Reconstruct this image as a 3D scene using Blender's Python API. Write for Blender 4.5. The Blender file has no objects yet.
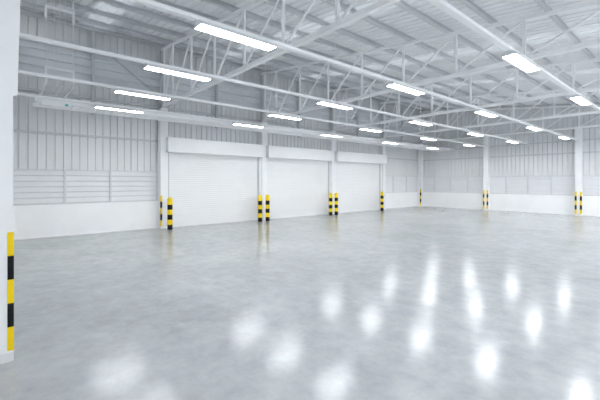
import bpy, bmesh, math
from mathutils import Vector

scene = bpy.context.scene
COL = scene.collection

# ---------------------------------------------------------------- layout (metres)
# lay(u, v, z): u runs along the shutter wall away from the camera, v from the camera towards that wall
EYE = 2.0
BAY = 5.23
FR = [0.06 + BAY * k for k in range(6)]          # frame lines along u
VW = 15.6                                        # inner face of the shutter wall
UF = 26.40                                       # inner face of the far wall
VR = -5.6                                        # right wall
CHORD_Z = 5.25
RAIL_Z = 4.49
RAILS = [12.65, 10.12, 7.59, 5.06, 2.43, 0.0, -2.53]  # last two rows are unseen, added for symmetrical lighting


def roof_z(v):
    return 5.96 + 0.116 * v


def L(u, v, z):
    return Vector((-v, u, z))


# ---------------------------------------------------------------- materials
def new_mat(name):
    m = bpy.data.materials.new(name)
    m.use_nodes = True
    nt = m.node_tree
    b = nt.nodes['Principled BSDF']
    return m, nt, b


def paint(name, col, rough=0.5, metal=0.0, var=0.03, scale=1.5, bump=0.0, spec=0.5):
    m, nt, b = new_mat(name)
    tc = nt.nodes.new('ShaderNodeTexCoord')
    n = nt.nodes.new('ShaderNodeTexNoise')
    n.inputs['Scale'].default_value = scale
    n.inputs['Detail'].default_value = 4
    r = nt.nodes.new('ShaderNodeValToRGB')
    r.color_ramp.elements[0].position = 0.3
    r.color_ramp.elements[1].position = 0.7
    r.color_ramp.elements[0].color = (*[c * (1 - var) for c in col], 1)
    r.color_ramp.elements[1].color = (*[min(1, c * (1 + var)) for c in col], 1)
    nt.links.new(tc.outputs['Object'], n.inputs['Vector'])
    nt.links.new(n.outputs['Fac'], r.inputs['Fac'])
    nt.links.new(r.outputs['Color'], b.inputs['Base Color'])
    b.inputs['Roughness'].default_value = rough
    b.inputs['Metallic'].default_value = metal
    b.inputs['Specular IOR Level'].default_value = spec
    if bump:
        bp = nt.nodes.new('ShaderNodeBump')
        bp.inputs['Strength'].default_value = bump
        bp.inputs['Distance'].default_value = 0.01
        nt.links.new(n.outputs['Fac'], bp.inputs['Height'])
        nt.links.new(bp.outputs['Normal'], b.inputs['Normal'])
    return m


M = {}
M['steel'] = paint('white_painted_steel', (0.93, 0.935, 0.94), 0.45)
M['column'] = paint('white_column_paint', (0.86, 0.865, 0.875), 0.5)
M['web'] = paint('white_web_paint', (0.9, 0.905, 0.915), 0.45)
M['purlin'] = paint('galvanised_purlin', (0.62, 0.635, 0.65), 0.5)
M['roof'] = paint('white_roof_sheet', (0.88, 0.888, 0.9), 0.45, var=0.04, scale=0.8)
M['clad'] = paint('white_wall_sheet', (0.72, 0.728, 0.737), 0.5, var=0.02)
M['louvre'] = paint('pale_louvre', (0.76, 0.77, 0.785), 0.5, var=0.02)
M['mullion'] = paint('grey_mullion', (0.66, 0.672, 0.685), 0.5)
M['upper'] = paint('upper_louvre_sheet', (0.76, 0.78, 0.8), 0.5, var=0.03)
M['dado'] = paint('white_dado_plaster', (0.92, 0.925, 0.93), 0.6, var=0.02, bump=0.05)
M['girt'] = paint('grey_girt', (0.56, 0.575, 0.59), 0.5)
M['shutter'] = paint('white_shutter_slat', (0.82, 0.826, 0.833), 0.42, var=0.015)
M['box'] = paint('white_shutter_box', (0.84, 0.846, 0.853), 0.4, var=0.015)
M['boxend'] = paint('grey_box_end', (0.56, 0.59, 0.62), 0.5)
M['guide'] = paint('grey_guide_rail', (0.5, 0.515, 0.53), 0.4)
M['yellow'] = paint('safety_yellow', (0.90, 0.65, 0.006), 0.45, var=0.04, spec=0.3)
M['black'] = paint('safety_black', (0.008, 0.008, 0.009), 0.5, var=0.1, spec=0.2)
M['housing'] = paint('light_housing', (0.70, 0.73, 0.76), 0.4)
M['tray'] = paint('white_cable_tray', (0.94, 0.945, 0.95), 0.45)
M['wire'] = paint('pale_cable', (0.8, 0.81, 0.82), 0.5)
M['teal'] = paint('teal_panel', (0.10, 0.46, 0.44), 0.4)
M['ground'] = paint('outside_concrete', (0.55, 0.57, 0.59), 0.8)


def emit_mat(name, col, s):
    m, nt, b = new_mat(name)
    b.inputs['Base Color'].default_value = (0.8, 0.8, 0.8, 1)
    b.inputs['Emission Color'].default_value = (*col, 1)
    b.inputs['Emission Strength'].default_value = s
    return m


M['glow'] = emit_mat('lit_diffuser', (0.96, 0.982, 1.0), 18.0)


def skylight_mat():
    m, nt, b = new_mat('translucent_skylight')
    out = nt.nodes['Material Output']
    tr = nt.nodes.new('ShaderNodeBsdfTranslucent')
    tr.inputs['Color'].default_value = (0.60, 0.615, 0.625, 1)
    mx = nt.nodes.new('ShaderNodeMixShader')
    mx.inputs[0].default_value = 0.42
    b.inputs['Base Color'].default_value = (0.82, 0.83, 0.84, 1)
    b.inputs['Roughness'].default_value = 0.4
    nt.links.new(b.outputs[0], mx.inputs[1])
    nt.links.new(tr.outputs[0], mx.inputs[2])
    nt.links.new(mx.outputs[0], out.inputs['Surface'])
    return m


M['sky'] = skylight_mat()


def floor_mat():
    m, nt, b = new_mat('polished_concrete')
    N, K = nt.nodes, nt.links
    tc = N.new('ShaderNodeTexCoord')

    def noise(scale, det, rough=0.6, dist=0.0):
        n = N.new('ShaderNodeTexNoise')
        n.inputs['Scale'].default_value = scale
        n.inputs['Detail'].default_value = det
        n.inputs['Roughness'].default_value = rough
        n.inputs['Distortion'].default_value = dist
        K.new(tc.outputs['Object'], n.inputs['Vector'])
        return n

    big, mid, fine = noise(0.5, 6, 0.65, 0.3), noise(3.2, 9, 0.75, 0.2), noise(14, 4, 0.6)
    a = N.new('ShaderNodeMath'); a.operation = 'MULTIPLY_ADD'
    a.inputs[1].default_value = 0.45
    K.new(big.outputs['Fac'], a.inputs[0])
    c = N.new('ShaderNodeMath'); c.operation = 'MULTIPLY'; c.inputs[1].default_value = 0.55
    K.new(mid.outputs['Fac'], c.inputs[0]); K.new(c.outputs[0], a.inputs[2])
    r = N.new('ShaderNodeValToRGB')
    r.color_ramp.elements[0].position = 0.36
    r.color_ramp.elements[0].color = (0.32, 0.332, 0.342, 1)
    r.color_ramp.elements[1].position = 0.62
    r.color_ramp.elements[1].color = (0.45, 0.462, 0.47, 1)
    K.new(a.outputs[0], r.inputs['Fac'])
    K.new(r.outputs['Color'], b.inputs['Base Color'])
    mr = N.new('ShaderNodeMapRange')
    mr.inputs['From Min'].default_value = 0.3
    mr.inputs['From Max'].default_value = 0.7
    mr.inputs["To Min"].default_value = 0.15
    mr.inputs["To Max"].default_value = 0.195
    K.new(mid.outputs['Fac'], mr.inputs['Value'])
    K.new(mr.outputs[0], b.inputs['Roughness'])
    b.inputs['Specular IOR Level'].default_value = 0.43
    bp = N.new('ShaderNodeBump')
    bp.inputs['Strength'].default_value = 0.05
    bp.inputs['Distance'].default_value = 0.004
    K.new(fine.outputs['Fac'], bp.inputs['Height'])
    K.new(bp.outputs['Normal'], b.inputs['Normal'])
    return m


M['floor'] = floor_mat()


# ---------------------------------------------------------------- mesh helpers
class MB:
    """Collects boxes, bars, tubes and extruded profiles; build() links them as one mesh object."""

    def __init__(self):
        self.v, self.f, self.mi, self.smooth = [], [], [], []

    def add(self, vs, fs, mi=0, smooth=False):
        b = len(self.v)
        self.v += [tuple(p) for p in vs]
        for f in fs:
            self.f.append(tuple(b + i for i in f))
            self.mi.append(mi)
            self.smooth.append(smooth)

    def box(self, u0, u1, v0, v1, z0, z1, mi=0):
        vs = [L(u, v, z) for u in (u0, u1) for v in (v0, v1) for z in (z0, z1)]
        self.add(vs, [(0, 1, 3, 2), (4, 6, 7, 5), (0, 4, 5, 1), (2, 3, 7, 6), (0, 2, 6, 4), (1, 5, 7, 3)], mi)
        return self

    def bar(self, p, q, w, h, up=(0, 0, 1), mi=0):
        """square tube from p to q, w across, h along up"""
        p, q = Vector(p), Vector(q)
        d = (q - p).normalized()
        up = Vector(up)
        s = d.cross(up).normalized()
        t = s.cross(d).normalized()
        vs = []
        for c in (p, q):
            for a, b in ((-1, -1), (1, -1), (1, 1), (-1, 1)):
                vs.append(c + s * a * w / 2 + t * b * h / 2)
        self.add(vs, [(0, 3, 2, 1), (4, 5, 6, 7), (0, 1, 5, 4), (1, 2, 6, 5), (2, 3, 7, 6), (3, 0, 4, 7)], mi)
        return self

    def tube(self, pts, r, n=8, mi=0):
        pts = [Vector(p) for p in pts]
        rings = []
        ref = None
        for i, p in enumerate(pts):
            d = (pts[min(i + 1, len(pts) - 1)] - pts[max(i - 1, 0)]).normalized()
            if ref is None:
                ref = Vector((0, 0, 1)) if abs(d.z) < 0.9 else Vector((0, 1, 0))
            s = d.cross(ref).normalized()
            t = s.cross(d).normalized()
            ref = t
            rings.append([p + (s * math.cos(2 * math.pi * k / n) + t * math.sin(2 * math.pi * k / n)) * r for k in range(n)])
        vs = [q for ring in rings for q in ring]
        fs = []
        for i in range(len(pts) - 1):
            for k in range(n):
                fs.append((i * n + k, i * n + (k + 1) % n, (i + 1) * n + (k + 1) % n, (i + 1) * n + k))
        self.add(vs, fs, mi, True)
        self.add(rings[0], [tuple(reversed(range(n)))], mi)
        self.add(rings[-1], [tuple(range(n))], mi)
        return self

    def lathe(self, c, prof, n=24, mats=None):
        """prof: (radius, z) from bottom to top around the vertical through c"""
        vs = []
        for r, z in prof:
            for k in range(n):
                a = 2 * math.pi * k / n
                vs.append((c[0] + r * math.cos(a), c[1] + r * math.sin(a), c[2] + z))
        b = len(self.v)
        self.v += vs
        for i in range(len(prof) - 1):
            for k in range(n):
                self.f.append(tuple(b + x for x in (i * n + k, i * n + (k + 1) % n, (i + 1) * n + (k + 1) % n, (i + 1) * n + k)))
                self.mi.append(mats[i] if mats else 0)
                self.smooth.append(True)
        for ring, rev in ((0, True), (len(prof) - 1, False)):
            idx = [b + ring * n + k for k in range(n)]
            self.f.append(tuple(reversed(idx)) if rev else tuple(idx))
            self.mi.append(mats[0 if rev else -1] if mats else 0)
            self.smooth.append(False)
        return self

    def sheet(self, prof, a, b, back):
        """profile points swept from function a(p) to b(p), closed behind by the points back(p)"""
        n = len(prof)
        vs = [a(p) for p in prof] + [b(p) for p in prof]
        self.add(vs, [(i, i + 1, n + i + 1, n + i) for i in range(n - 1)])
        p0, p1 = prof[0], prof[-1]
        q = [back(a, p0), back(a, p1), back(b, p1), back(b, p0)]
        self.add(q, [(0, 3, 2, 1)])
        self.add([a(p0), b(p0), q[3], q[0]], [(0, 1, 2, 3)])
        self.add([a(p1), b(p1), q[2], q[1]], [(0, 3, 2, 1)])
        return self

    def build(self, name, mats, parent=None, origin=None, bevel=0.0):
        me = bpy.data.meshes.new(name)
        if origin is None and parent is not None:
            origin = parent.matrix_world.translation
        o0 = Vector(origin) if origin is not None else Vector((0, 0, 0))
        me.from_pydata([tuple(Vector(p) - o0) for p in self.v], [], self.f)
        if not isinstance(mats, (list, tuple)):
            mats = [mats]
        for m in mats:
            me.materials.append(m)
        for p, mi, s in zip(me.polygons, self.mi, self.smooth):
            p.material_index = mi
            p.use_smooth = s
        bm = bmesh.new()
        bm.from_mesh(me)
        bmesh.ops.recalc_face_normals(bm, faces=bm.faces)
        bm.to_mesh(me)
        bm.free()
        o = bpy.data.objects.new(name, me)
        COL.objects.link(o)
        if parent is not None:
            o.parent = parent
        else:
            o.location = o0
        if bevel:
            md = o.modifiers.new('bevel', 'BEVEL')
            md.width = bevel
            md.segments = 2
            md.limit_method = 'ANGLE'
        return o


def tag(o, label, cat, group=None, kind=None):
    if label:
        o['label'] = label
    if cat:
        o['category'] = cat
    if group:
        o['group'] = group
    if kind:
        o['kind'] = kind
    return o


def thing(name, loc, label, cat, group=None):
    o = bpy.data.objects.new(name, None)
    o.empty_display_size = 0.2
    COL.objects.link(o)
    o.location = loc
    o.matrix_world.translation = Vector(loc)
    return tag(o, label, cat, group)


def children_of(o):
    return [c for c in bpy.data.objects if c.parent == o]


def copy_tree(root, loc, label=None, group=None):
    r = root.copy()
    COL.objects.link(r)
    r.location = loc
    r.matrix_world.translation = Vector(loc)
    if label:
        r['label'] = label
    if group:
        r['group'] = group
    for ch in children_of(root):
        c = ch.copy()
        COL.objects.link(c)
        c.parent = r
        for g in children_of(ch):
            d = g.copy()
            COL.objects.link(d)
            d.parent = c
    return r


def struct(o, label=None):
    o['kind'] = 'structure'
    if label:
        o['label'] = label
    return o


ORD = ['first', 'second', 'third', 'fourth', 'fifth', 'sixth', 'seventh', 'eighth', 'ninth', 'tenth', 'eleventh',
       'twelfth', 'thirteenth', 'fourteenth', 'fifteenth', 'sixteenth', 'seventeenth']


# ---------------------------------------------------------------- profiles
def rib_profile(s0, s1, pitch=0.26, groove=0.046, depth=0.045, start=0.0):
    """flat pans with narrow grooves: (s, depth)"""
    pts = [(s0, 0.0)]
    k = math.ceil((s0 - start) / pitch + 0.2)
    s = start + k * pitch
    while s + groove < s1 - 0.01:
        pts += [(s, 0.0), (s + 0.008, depth), (s + groove - 0.008, depth), (s + groove, 0.0)]
        s += pitch
    pts.append((s1, 0.0))
    return pts


def blade_profile(z0, z1, pitch, depth):
    """sloping blades: (z, depth)"""
    n = max(1, round((z1 - z0) / pitch))
    h = (z1 - z0) / n
    pts = [(z0, depth)]
    for i in range(n):
        z = z0 + i * h
        pts += [(z + 0.06 * h, 0.0), (z + 0.16 * h, 0.0), (z + h, depth)]
    return pts


def clad_left(mb, u0, u1, z0, z1, vw=VW):
    prof = rib_profile(u0, u1, start=0.42)
    mb.sheet(prof, lambda p: L(p[0], vw + p[1], z0), lambda p: L(p[0], vw + p[1], z1),
             lambda f, p: f((p[0], 0.09)))


def clad_far(mb, v0, v1, z0, top, uw=UF):
    prof = rib_profile(v0, v1, start=0.1)
    mb.sheet(prof, lambda p: L(uw + p[1], p[0], z0), lambda p: L(uw + p[1], p[0], top(p[0])),
             lambda f, p: f((p[0], 0.09)))


# ---------------------------------------------------------------- floor and walls
fl = MB()
fl.box(-0.5, UF + 0.3, VR - 0.3, VW + 0.3, -0.2, 0.0)
fl.box(-4.3, -0.5, VR - 0.3, 5.7, -0.2, 0.0)
struct(fl.build('floor', M['floor']), 'glossy grey polished concrete floor')
gr = MB()
gr.box(-60, 90, -70, 70, -0.45, -0.21)
struct(gr.build('ground', M['ground']), 'pale concrete yard outside the hall')

DADO_Z = 1.18
LOUV_Z = 2.48
BOX_TOP = 3.92
WALL_TOP = roof_z(VW) + 0.23
UP0, UP1 = 5.86, 7.06                            # high louvre band

wl = MB()
for u0, u1 in ((-0.5, FR[1] - 0.1), (FR[4] + 0.2, UF + 0.1)):
    clad_left(wl, u0, u1, LOUV_Z, UP0)
clad_left(wl, FR[1] - 0.2, FR[4] + 0.2, 3.3, UP0)
clad_left(wl, -0.5, UF + 0.1, UP1, WALL_TOP)
wall_left = struct(wl.build('wall_left', M['clad']), 'tall white ribbed sheet wall holding the roller shutters')

ul = MB()
prof = blade_profile(UP0, UP1, 0.30, 0.10)
ul.sheet(prof, lambda p: L(-0.5, VW - 0.02 + p[1], p[0]), lambda p: L(UF + 0.1, VW - 0.02 + p[1], p[0]),
         lambda f, p: f((p[0], 0.16)))
ul.build('high_louvre', M['upper'], wall_left)
for u0, u1 in ((-0.5, FR[1] - 0.1), (FR[4] + 0.2, UF)):
    d = MB()
    d.box(u0, u1, VW - 0.06, VW + 0.25, 0, DADO_Z)
    d.build('dado', M['dado'], wall_left)
    g = MB()
    g.box(u0, u1, VW - 0.07, VW, 3.74, 3.82)
    g.build('girt', M['girt'], wall_left)
for z0, z1 in ((5.20, 5.30), (UP0 - 0.05, UP0 + 0.02), (UP1 - 0.02, UP1 + 0.05)):
    g = MB()
    g.box(-0.4, UF, VW - 0.10, VW - 0.005, z0, z1)
    g.build('girt', M['girt'], wall_left)
for k in range(5):
    for j in (1, 2):
        uu = FR[k] + BAY * (0.5 if j == 1 else 1.0)
        if j == 1:
            g = MB()
            g.box(uu - 0.05, uu + 0.05, VW - 0.22, VW - 0.10, 4.6, WALL_TOP - 0.05)
            g.bar(L(uu - 0.55, VW - 0.16, 5.22), L(uu - 0.03, VW - 0.16, 4.72), 0.05, 0.05)
            g.build('wall_post', M['girt'], wall_left)

g = MB(); g.bar(L(3.3, VW - 0.14, 7.05), L(4.95, VW - 0.14, 5.86), 0.05, 0.05, up=(1, 0, 0)); g.build('brace', M['girt'], wall_left)
# far wall
fw = MB()
top_far = lambda v: roof_z(v) + 0.23
clad_far(fw, VR, VW, LOUV_Z - 0.06, top_far)
wall_far = struct(fw.build('wall_far', M['clad']), 'white ribbed sheet wall closing the far end of the hall')
d = MB()
d.box(UF - 0.06, UF + 0.25, VR, VW - 0.06, 0, DADO_Z)
d.build('dado', M['dado'], wall_far)
for z0, z1 in ((3.72, 3.80), (4.48, 4.54), (5.18, 5.28)):
    g = MB()
    g.box(UF - 0.07, UF, VR, VW - 0.1, z0, z1)
    g.build('girt', M['girt'], wall_far)

# right wall: low wall, then an open band added to let daylight in, sheet above (outside the picture)
wr = MB()
wr.box(-4.3, UF + 0.25, VR - 0.25, VR, 0, DADO_Z)
wr.box(-4.3, 3.5, VR - 0.1, VR, DADO_Z, 4.9)  # unseen solid stretch, added to keep daylight off the near column
wr.box(-4.3, UF + 0.25, VR - 0.1, VR, 4.9, roof_z(VR) + 0.3)
struct(wr.build('wall_right', M['dado']), 'unseen low white wall with an open band added above for daylight')
# near end wall: only beyond the near column; the rest is a closed annex, added unseen to cut daylight on the near floor
wn = MB()
wn.box(-0.5, -0.36, 5.5, VW + 0.1, 0, roof_z(10) + 0.2)
wn.box(-4.2, -0.5, 5.5, 5.64, 0, roof_z(0))
wn.box(-4.2, -4.06, VR, 5.5, 0, roof_z(0))
struct(wn.build('wall_near', M['clad']), 'white sheet wall at the near end of the hall, with added unseen annex')

# ---------------------------------------------------------------- roof
SKY = [(FR[k] + 2.20, FR[k] + 3.06) for k in range(5)]
RZ = 0.21                                        # sheet above top-chord centre line


def roof_strip(mb, u0, u1, v0, v1, dz=0.0):
    pts = [(u0, 0.0)]
    s = math.ceil((u0 + 0.02) / 0.26) * 0.26
    while s + 0.07 < u1:
        pts += [(s, 0.0), (s + 0.016, 0.036), (s + 0.05, 0.036), (s + 0.066, 0.0)]
        s += 0.26
    pts.append((u1, 0.0))
    f = lambda v: (lambda p: L(p[0], v, roof_z(v) + RZ + dz + p[1]))
    mb.sheet(pts, f(v0), f(v1), lambda g, p: g((p[0], 0.05)))


edges = [-0.6]
for a, b in SKY:
    edges += [a, b]
edges.append(UF + 0.3)
rf = MB()
for i in range(0, len(edges), 2):
    roof_strip(rf, edges[i], edges[i + 1], VR - 0.3, VW + 0.3)
rf.box(-4.3, -0.55, VR - 0.3, 5.7, roof_z(5), roof_z(5) + 0.05)  # roof of the unseen annex added to close off near daylight
for a, b in SKY:
    roof_strip(rf, a, b, 15.35, VW + 0.3)
struct(rf.build('ceiling', M['roof']), 'white corrugated roof sheeting sloping down from the shutter wall')
for k, (a, b) in enumerate(SKY):
    s = MB()
    roof_strip(s, a, b, VR - 0.3, 15.35)
    o = s.build('skylight_strip', M['sky'], origin=L((a + b) / 2, 5, roof_z(5) + RZ))
    tag(o, f'{ORD[k]} pale translucent skylight strip in the roof, counted from the near end', 'skylight', 'translucent roof strips')

# purlins: C sections across the frames on the top chords
PV = [0.08 + 1.304 * k for k in range(-4, 12)] + [15.35]
PV = sorted(v for v in PV if v < 15.2) + [15.3]
n_p = len(PV)
for i, v in enumerate(PV):
    z = roof_z(v) + 0.045
    p = MB()
    u0, u1 = -0.5, UF
    p.box(u0, u1, v - 0.006, v + 0.006, z - 0.005, z + 0.16)
    p.box(u0, u1, v - 0.07, v - 0.006, z, z + 0.008)
    p.box(u0, u1, v - 0.07, v - 0.006, z + 0.152, z + 0.16)
    p.box(u0, u1, v - 0.07, v - 0.062, z + 0.008, z + 0.028)
    o = p.build('roof_purlin', M['purlin'], origin=L(0, v, z))
    j = n_p - 1 - i
    tag(o, f'grey steel roof purlin, {ORD[j]} down the slope from the shutter wall', 'purlin', 'purlins under the roof sheets')

# ---------------------------------------------------------------- trusses
POSTS = [1.34 + 1.826 * k for k in range(-3, 8)]
TR_LABEL = ['white roof truss over the near end, above the striped near column',
            'white roof truss at the left jamb of the first roller shutter',
            'white roof truss between the first and second roller shutters',
            'white roof truss between the second and third roller shutters',
            'white roof truss at the far jamb of the third roller shutter',
            'white roof truss standing on the columns of the far wall']
V_END = 15.18


def truss(u, label):
    t = thing('roof_truss', L(u, 5, CHORD_Z), label, 'truss', 'white roof trusses')
    b = MB(); b.bar(L(u, VR + 0.05, CHORD_Z), L(u, V_END, CHORD_Z), 0.115, 0.115)
    b.build('bottom_chord', M['steel'], t)
    b = MB(); b.bar(L(u, VR + 0.05, roof_z(VR + 0.05)), L(u, V_END + 0.3, roof_z(V_END + 0.3)), 0.085, 0.09)
    b.build('top_chord', M['steel'], t)
    vs = POSTS + [15.12]
    for i, v in enumerate(vs):
        if v < -4.4:
            continue
        b = MB(); b.bar(L(u, v, CHORD_Z + 0.06), L(u, v, roof_z(v) - 0.04), 0.065, 0.065, up=(0, 1, 0))
        b.build('post', M['web'], t)
        if i > 0 and vs[i - 1] > -4.4:
            w = vs[i - 1]
            b = MB(); b.bar(L(u, v - 0.06, CHORD_Z + 0.07), L(u, w + 0.05, roof_z(w) - 0.05), 0.048, 0.048)
            b.build('diagonal', M['web'], t)
    return t


for k in range(6):
    truss(FR[k] - (0.02 if k == 5 else 0), TR_LABEL[k])

# ---------------------------------------------------------------- columns with striped corner guards
def guard(parent, u, v, du, dv, lu, lv, z0=0.12, z1=1.44, t=0.012):
    """yellow and black corner angle at the corner (u, v); its legs run lu along du and lv along dv"""
    g = MB()
    h = (z1 - z0) / 5
    for i in range(5):
        a, b = z0 + i * h, z0 + (i + 1) * h
        us = sorted((u - du * t, u + du * lu))
        vv = sorted((v - dv * t, v))
        g.box(us[0], us[1], vv[0], vv[1], a, b, i % 2)
        us = sorted((u - du * t, u))
        vv = sorted((v, v + dv * lv))
        g.box(us[0], us[1], vv[0], vv[1], a, b, i % 2)
    o = g.build('corner_guard', [M['yellow'], M['black']], parent)
    o['label'] = 'yellow and black striped corner guard'
    return o


def column(u0, u1, v0, v1, top, label, web='v'):
    """hollow white section with a base plinth"""
    c = thing('steel_column', L((u0 + u1) / 2, (v0 + v1) / 2, 0), label, 'column', 'white hall columns')
    b = MB(); b.box(u0, u1, v0, v1, 0.0, top)
    b.build('shaft', M['column'], c)
    return c


near = column(-0.32, 0.10, 5.06, 5.46, CHORD_Z - 0.07, 'big white column with a striped corner at the left edge of the picture')
b = MB(); b.box(-0.335, 0.105, 5.052, 5.47, 0, 0.10); b.build('plinth', M['clad'], near)
guard(near, 0.10, 5.06, -1, 1, 0.05, 0.05, 0.12, 1.44, 0.006)
b = MB()
vs = [L(0.10, 5.07, 2.97), L(0.138, 5.07, 2.97), L(0.19, 5.07, CHORD_Z - 0.07), L(0.10, 5.07, CHORD_Z - 0.07),
      L(0.10, 5.12, 2.97), L(0.138, 5.12, 2.97), L(0.19, 5.12, CHORD_Z - 0.07), L(0.10, 5.12, CHORD_Z - 0.07)]
b.add(vs, [(0, 1, 2, 3), (4, 7, 6, 5), (0, 4, 5, 1), (1, 5, 6, 2), (2, 6, 7, 3), (3, 7, 4, 0)])
b.build('haunch_plate', M['column'], near)

CL = ['white wall column half hidden behind the big striped near column',
      'white wall column between the louvred bay and the first roller shutter',
      'white wall column between the first and second roller shutters',
      'white wall column between the second and third roller shutters',
      'white wall column at the far end of the third roller shutter']
for k in range(5):
    c = column(FR[k] - 0.12, FR[k] + 0.2, 15.2, VW - 0.01, CHORD_Z - 0.07, CL[k])
    b = MB(); b.box(FR[k] - 0.05, FR[k] + 0.05, 15.3, VW - 0.11, CHORD_Z - 0.07, roof_z(15.4) - 0.08); b.build('upper_post', M['girt'], c)
    if k in (0, 1):
        guard(c, FR[k] - (0.12 if k else -0.2), 15.2, 1 if k else -1, 1, 0.06, 0.04, 0.1, 1.42)
FCL = [(15.38, 'white column in the corner between the shutter wall and the far wall'),
       (10.22, 'white column with two striped corners against the far wall, nearer the corner'),
       (5.00, 'white column with two striped corners on the far wall, at the right of the picture'),
       (0.0, 'white far wall column past the right edge of the picture')]
for v, lab in FCL:
    w = 0.15
    c = column(26.0, UF - 0.01, v - w, v + w if v < 15 else VW - 0.07, CHORD_Z - 0.07, lab)
    guard(c, 26.0, v - w, 1, 1, 0.03, 0.075, 0.1, 1.42, 0.02)
    if v < 15:
        guard(c, 26.0, v + w, 1, -1, 0.03, 0.075, 0.1, 1.42, 0.02)

# ---------------------------------------------------------------- louvred panels above the dado
def louvre_left(u0, u1, label):
    t = thing('louvre_panel', L((u0 + u1) / 2, VW, DADO_Z), label, 'louvre', 'louvred panels above the low walls')
    s = MB()
    prof = blade_profile(DADO_Z + 0.03, LOUV_Z - 0.05, 0.205, 0.06)
    s.sheet(prof, lambda p: L(u0 + 0.03, VW + p[1], p[0]), lambda p: L(u1 - 0.03, VW + p[1], p[0]), lambda f, p: f((p[0], 0.09)))
    s.build('blades', M['louvre'], t)
    f = MB()
    f.box(u0, u0 + 0.035, VW - 0.03, VW + 0.09, DADO_Z, LOUV_Z)
    f.box(u1 - 0.035, u1, VW - 0.03, VW + 0.09, DADO_Z, LOUV_Z)
    f.box(u0 + 0.035, u1 - 0.035, VW - 0.03, VW + 0.09, LOUV_Z - 0.05, LOUV_Z)
    f.box(u0 + 0.035, u1 - 0.035, VW - 0.03, VW + 0.09, DADO_Z, DADO_Z + 0.03)
    f.build('frame', M['mullion'], t)


def louvre_far(v0, v1, label):
    zt = LOUV_Z - 0.06
    t = thing('louvre_panel', L(UF, (v0 + v1) / 2, DADO_Z), label, 'louvre', 'louvred panels above the low walls')
    s = MB()
    prof = blade_profile(DADO_Z + 0.03, zt - 0.05, 0.205, 0.07)
    s.sheet(prof, lambda p: L(UF + p[1], v0 + 0.03, p[0]), lambda p: L(UF + p[1], v1 - 0.03, p[0]), lambda f, p: f((p[0], 0.09)))
    s.build('blades', M['louvre'], t)
    f = MB()
    f.box(UF - 0.03, UF + 0.09, v0, v0 + 0.035, DADO_Z, zt)
    f.box(UF - 0.03, UF + 0.09, v1 - 0.035, v1, DADO_Z, zt)
    f.box(UF - 0.03, UF + 0.09, v0 + 0.035, v1 - 0.035, zt - 0.05, zt)
    f.box(UF - 0.03, UF + 0.09, v0 + 0.035, v1 - 0.035, DADO_Z, DADO_Z + 0.03)
    f.build('frame', M['mullion'], t)


ed = [0.27, 1.80, 3.32, 4.90]
ed[-1] = FR[1] - 0.125
for i in range(3):
    louvre_left(ed[i], ed[i + 1], f'grey louvred panel left of the first shutter, {ORD[i]} from the near column')
ed = [FR[4] + 0.2, 22.7, 24.5, UF - 0.04]
for i in range(3):
    louvre_left(ed[i], ed[i + 1], f'grey louvred panel past the third shutter, {ORD[i]} after the shutter')
ed = [15.54 - 1.3 * i for i in range(14)]
ed[0] = VW - 0.005
for i in range(13):
    louvre_far(ed[i + 1], ed[i], f'grey louvred panel on the far wall, {ORD[i]} from the corner')

# ---------------------------------------------------------------- roller shutters
SH = [(FR[1] + 0.2, FR[2] - 0.2, 5.38, 10.31), (FR[2] + 0.2, FR[3] - 0.2, 10.62, 15.42), (FR[3] + 0.2, FR[4] - 0.2, 15.84, 20.98)]
SHL = ['wide white roller shutter door, the first beyond the louvred bay',
       'white roller shutter door in the middle of the three',
       'white roller shutter door nearest the far corner']
for (a, b_, x0, x1), lab in zip(SH, SHL):
    t = thing('roller_shutter', L((a + b_) / 2, 15.4, 0), lab, 'shutter', 'closed roller shutters along the wall')
    c = MB()
    z, pts = 0.10, []
    while z < 3.40:
        pts += [(z, 0.0), (z + 0.012, -0.004), (z + 0.040, -0.007), (z + 0.072, -0.004), (z + 0.086, 0.0)]
        z += 0.095
    c.sheet(pts, lambda p: L(a + 0.07, 15.42 + p[1], p[0]), lambda p: L(b_ - 0.07, 15.42 + p[1], p[0]), lambda f, p: f((p[0], 0.03)))
    c.build('slat_curtain', M['shutter'], t)
    c = MB(); c.box(a + 0.07, b_ - 0.07, 15.39, 15.46, 0.0, 0.10)
    c.build('bottom_bar', M['shutter'], t)
    for g0, g1 in ((a, a + 0.09), (b_ - 0.09, b_)):
        c = MB(); c.box(g0, g1, 15.34, 15.385, 0, 3.30); c.box(g0, g1 if g0 != a else a + 0.02, 15.385, 15.5, 0, 3.30) if g0 == a else c.box(g1 - 0.02, g1, 15.385, 15.5, 0, 3.30)
        c.build('guide_rail', M['guide'], t)
    c = MB(); c.box(x0 + 0.012, x1 - 0.012, 14.93, 15.195, 3.28, BOX_TOP)
    bx = c.build('shutter_box', M['box'], t, bevel=0.015)
    c = MB(); c.box(x0, x0 + 0.012, 14.92, 15.198, 3.27, BOX_TOP + 0.01)
    c.build('end_plate', M['boxend'], bx).parent = bx
    c = MB(); c.box(x1 - 0.012, x1, 14.92, 15.198, 3.27, BOX_TOP + 0.01)
    c.build('end_plate', M['boxend'], bx).parent = bx
    for o in children_of(bx):
        o.location = (0, 0, 0)
    c = MB(); c.box(x0 + 0.2, x1 - 0.3, 15.2, 15.56, BOX_TOP - 0.62, BOX_TOP - 0.02)
    c.build('roll_cover', M['box'], t)

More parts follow.
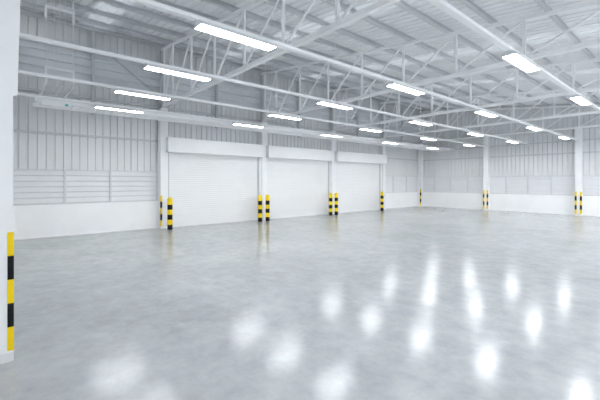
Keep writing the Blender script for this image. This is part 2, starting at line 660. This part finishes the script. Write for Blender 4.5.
# ---------------------------------------------------------------- bollards
BR = 0.105
zs = [0.0, 0.21, 0.42, 0.63, 0.84, 1.05]
prof, mats = [], []
for i, z in enumerate(zs):
    prof.append((BR, z)); mats.append(1 - i % 2)
    nz = zs[i + 1] if i < 5 else 1.255
    prof.append((BR, nz)); mats.append(1 - (i + 1) % 2)
for a in range(1, 7):
    t_ = a / 6 * math.pi / 2
    prof.append((max(BR * math.cos(t_), 0.008), 1.255 + BR * math.sin(t_)))
mats = []
for i in range(len(prof) - 1):
    zm = (prof[i][1] + prof[i + 1][1]) / 2
    k = sum(1 for z in zs if z <= zm + 1e-6) - 1
    mats.append(1 if k % 2 == 0 else 0)
bol = MB().lathe((0, 0, 0), prof, 28, mats).build('safety_bollard', [M['yellow'], M['black']])
BP = [(5.39, 'yellow and black bollard at the left jamb of the first roller shutter'),
      (9.94, 'yellow and black bollard at the right end of the first roller shutter'),
      (10.40, 'yellow and black bollard at the left end of the middle roller shutter'),
      (15.02, 'yellow and black bollard at the right end of the middle roller shutter'),
      (15.50, 'yellow and black bollard at the left end of the third roller shutter'),
      (20.10, 'lone yellow and black bollard at the far end of the third shutter')]
for i, (u, lab) in enumerate(BP):
    o = bol if i == 0 else bol.copy()
    if i:
        COL.objects.link(o)
    o.location = L(u, 14.72, 0)
    tag(o, lab, 'bollard', 'striped bollards beside the shutters')

# ---------------------------------------------------------------- light rails and ceiling lights
RN = ['the row nearest the shutter wall', 'the second row from the shutter wall', 'the third row from the shutter wall',
      'the fourth row from the shutter wall', 'the fifth row from the shutter wall', 'the sixth row from the shutter wall, added unseen',
      'the seventh row from the shutter wall, added unseen']
RS = ['on the rail nearest the shutters'] + [f'on the {o} rail from the shutters' for o in ORD[1:7]]
RW, RH = 0.10, 0.06
LU = [2.98, 7.95, 12.97, 18.1, 23.2]
LEN, LW = 1.42, 0.255
first = None
for r, v in enumerate(RAILS):
    t = thing('lighting_rail', L(13, v, RAIL_Z), f'long white lighting rail under the trusses, {RN[r][4:]}', 'lighting rail', 'rails carrying the ceiling lights')
    b = MB(); b.box(0.13, UF - 0.05, v - RW / 2, v + RW / 2, RAIL_Z - RH / 2, RAIL_Z + RH / 2)
    b.build('rail', M['steel'], t)
    for k in range(1, 6):
        u = FR[k] if k < 5 else FR[5] - 0.02
        w = MB().tube([L(u, v, RAIL_Z + RH / 2), L(u, v, CHORD_Z - 0.06)], 0.006, 6)
        w.build('hanger', M['wire'], t)
    for k, u in enumerate(LU):
        lab = f'{ORD[k]} lit ceiling light from the near end, {RS[r]}'
        base = L(u, v, RAIL_Z - RH / 2)
        if first is None:
            first = thing('ceiling_light', base, lab, 'light', 'lit ceiling lights on the rails')
            h = MB()
            pr = [(-LW / 2, -0.06), (-LW / 2, -0.035), (-0.06, 0.0), (0.06, 0.0), (LW / 2, -0.035), (LW / 2, -0.06)]
            n = len(pr)
            vs = [base + Vector((-a, -LEN / 2, z)) for a, z in pr] + [base + Vector((-a, LEN / 2, z)) for a, z in pr]
            h.add(vs, [(i, (i + 1) % n, n + (i + 1) % n, n + i) for i in range(n)] + [tuple(range(n)), tuple(reversed(range(n, 2 * n)))])
            for sgn in (-1, 1):
                vl = v + sgn * (LW / 2 - 0.004)
                h.box(u - LEN / 2, u + LEN / 2, vl - 0.004, vl + 0.004, RAIL_Z - RH / 2 - 0.085, RAIL_Z - RH / 2 - 0.0601)
                ul_ = u + sgn * (LEN / 2 - 0.004)
                h.box(ul_ - 0.004, ul_ + 0.004, v - LW / 2 + 0.008, v + LW / 2 - 0.008, RAIL_Z - RH / 2 - 0.085, RAIL_Z - RH / 2 - 0.0601)
            h.build('housing', M['housing'], first)
            g = MB()
            g.box(u - LEN / 2 + 0.012, u + LEN / 2 - 0.012, v - LW / 2 + 0.01, v + LW / 2 - 0.01, RAIL_Z - RH / 2 - 0.072, RAIL_Z - RH / 2 - 0.0605)
            g.build('diffuser', M['glow'], first)
        else:
            copy_tree(first, base, lab)

# ---------------------------------------------------------------- cable tray and its riser
TZ0, TZ1, TV0, TV1 = 4.39, 4.51, 12.92, 13.86
tr = thing('cable_tray', L(0.75, 13.3, TZ0), 'white ladder cable tray running beside the row of lights nearest the shutter wall', 'cable tray')
for v in (TV0, TV1):
    b = MB(); b.box(0.75, UF - 0.1, v - 0.012, v + 0.012, TZ0, TZ1); b.build('side_rail', M['tray'], tr)
b = MB()
u = 0.80
while u < UF - 0.2:
    b.box(u, u + 0.20, TV0 + 0.012, TV1 - 0.012, TZ0 + 0.015, TZ0 + 0.04)
    u += 0.235
for v in (TV0 + 0.12, TV1 - 0.12):
    b.box(0.8, UF - 0.2, v - 0.03, v + 0.03, TZ0 + 0.035, TZ0 + 0.045)
b.build('slotted_bottom', M['tray'], tr)
for i, v in enumerate((13.12, 13.24, 13.36, 13.5)):
    MB().tube([L(0.8, v, TZ0 + 0.066), L(UF - 0.2, v, TZ0 + 0.066)], 0.02, 6).build('cable', M['wire'], tr)
for k in range(1, 6):
    u = FR[k] if k < 5 else FR[5] - 0.02
    for v in (TV0, TV1):
        w = MB().tube([L(u, v, TZ1), L(u, v, CHORD_Z - 0.06)], 0.006, 6)
        w.build('hanger', M['wire'], tr)

RU0, RU1 = 1.02, 1.70
rs = thing('cable_riser', L(1.36, 12.9, TZ1), 'white vertical cable ladder dropping from the roof to the cable tray', 'cable ladder')
path = [(12.9, roof_z(12.9) + 0.2), (12.9, 5.2)] + [(12.9 + 0.24 * (1 - math.cos(a)), 5.2 - 0.22 * math.sin(a)) for a in [math.pi / 2 * i / 5 for i in range(1, 6)]]
path += [(13.14 + 0.23 * i, 4.98) for i in range(1, 11)]
for u in (RU0, RU1):
    b = MB().tube([L(u, v, z) for v, z in path[:2]], 0.017, 8)
    b.build('side_rail', M['wire'], rs)
    b = MB().tube([L(u, v, z) for v, z in path[1:]], 0.030, 8)
    b.build('curved_rail', M['steel'], rs)
for v, z in path[6:]:
    MB().tube([L(RU0, v, z), L(RU1, v, z)], 0.014, 6).build('rung', M['wire'], rs)
for z in (5.55, 6.0, 6.45, 6.9, 7.3):
    MB().tube([L(RU0, 12.9, z), L(RU1, 12.9, z)], 0.007, 6).build('rung', M['wire'], rs)
for du in (0.2, 0.34, 0.48):
    MB().tube([L(RU0 + du, v + 0.03, z) for v, z in path], 0.009, 6).build('cable', M['wire'], rs)
for z in (5.42, 7.25):
    b = MB()
    b.bar(L(RU0 - 0.03, 12.84, z), L(RU1 + 0.03, 12.84, z), 0.065, 0.065)
    for u in (RU0 - 0.01, RU1 + 0.01):
        b.bar(L(u, 12.86, z + 0.02), L(u, 12.86, z - 0.33), 0.06, 0.06, up=(0, 1, 0))
    b.build('bracket', M['steel'], rs)

bx = thing('hanging_indicator_box', L(1.35, 12.86, TZ0 - 0.14), 'small pale box with a teal panel on the near end of the cable tray', 'box')
b = MB(); b.box(0.9, 1.62, 12.82, 12.907, 4.30, 4.42); b.build('case', M['tray'], bx, bevel=0.008)
b = MB(); b.box(1.48, 1.57, 12.812, 12.82, 4.325, 4.39); b.build('panel', M['teal'], bx)['label'] = 'teal panel'

# ---------------------------------------------------------------- camera
THETA = math.atan2(408, 349)
cam = bpy.data.cameras.new('camera')
cam.sensor_width = 36.0
cam.lens = 349 / 600 * 36
cam.shift_y = -18 / 600
cam.clip_start = 0.05
cam.clip_end = 300
co = bpy.data.objects.new('camera', cam)
co.location = (0, 0, EYE)
co.rotation_euler = (math.pi / 2, 0, THETA)
COL.objects.link(co)
scene.camera = co

# ---------------------------------------------------------------- daylight
w = bpy.data.worlds.new('overcast_sky')
scene.world = w
w.use_nodes = True
nt = w.node_tree
bg = nt.nodes['Background']
tc = nt.nodes.new('ShaderNodeTexCoord')
sx = nt.nodes.new('ShaderNodeSeparateXYZ')
rp = nt.nodes.new('ShaderNodeValToRGB')
rp.color_ramp.elements[0].position = 0.0
rp.color_ramp.elements[0].color = (0.95, 0.965, 0.98, 1)
rp.color_ramp.elements[1].position = 0.6
rp.color_ramp.elements[1].color = (0.92, 0.957, 1.0, 1)
nt.links.new(tc.outputs['Generated'], sx.inputs[0])
nt.links.new(sx.outputs['Z'], rp.inputs['Fac'])
nt.links.new(rp.outputs['Color'], bg.inputs['Color'])
bg.inputs['Strength'].default_value = 2.2

scene.view_settings.view_transform = 'Standard'
scene.view_settings.look = 'None'
scene.view_settings.gamma = 1.0
scene.view_settings.use_curve_mapping = False
scene.view_settings.exposure = 1.09
scene.cycles.max_bounces = 14
scene.cycles.diffuse_bounces = 8
scene.cycles.use_denoising = True
scene.cycles.filter_width = 1.6
scene.cycles.denoising_prefilter = "ACCURATE"
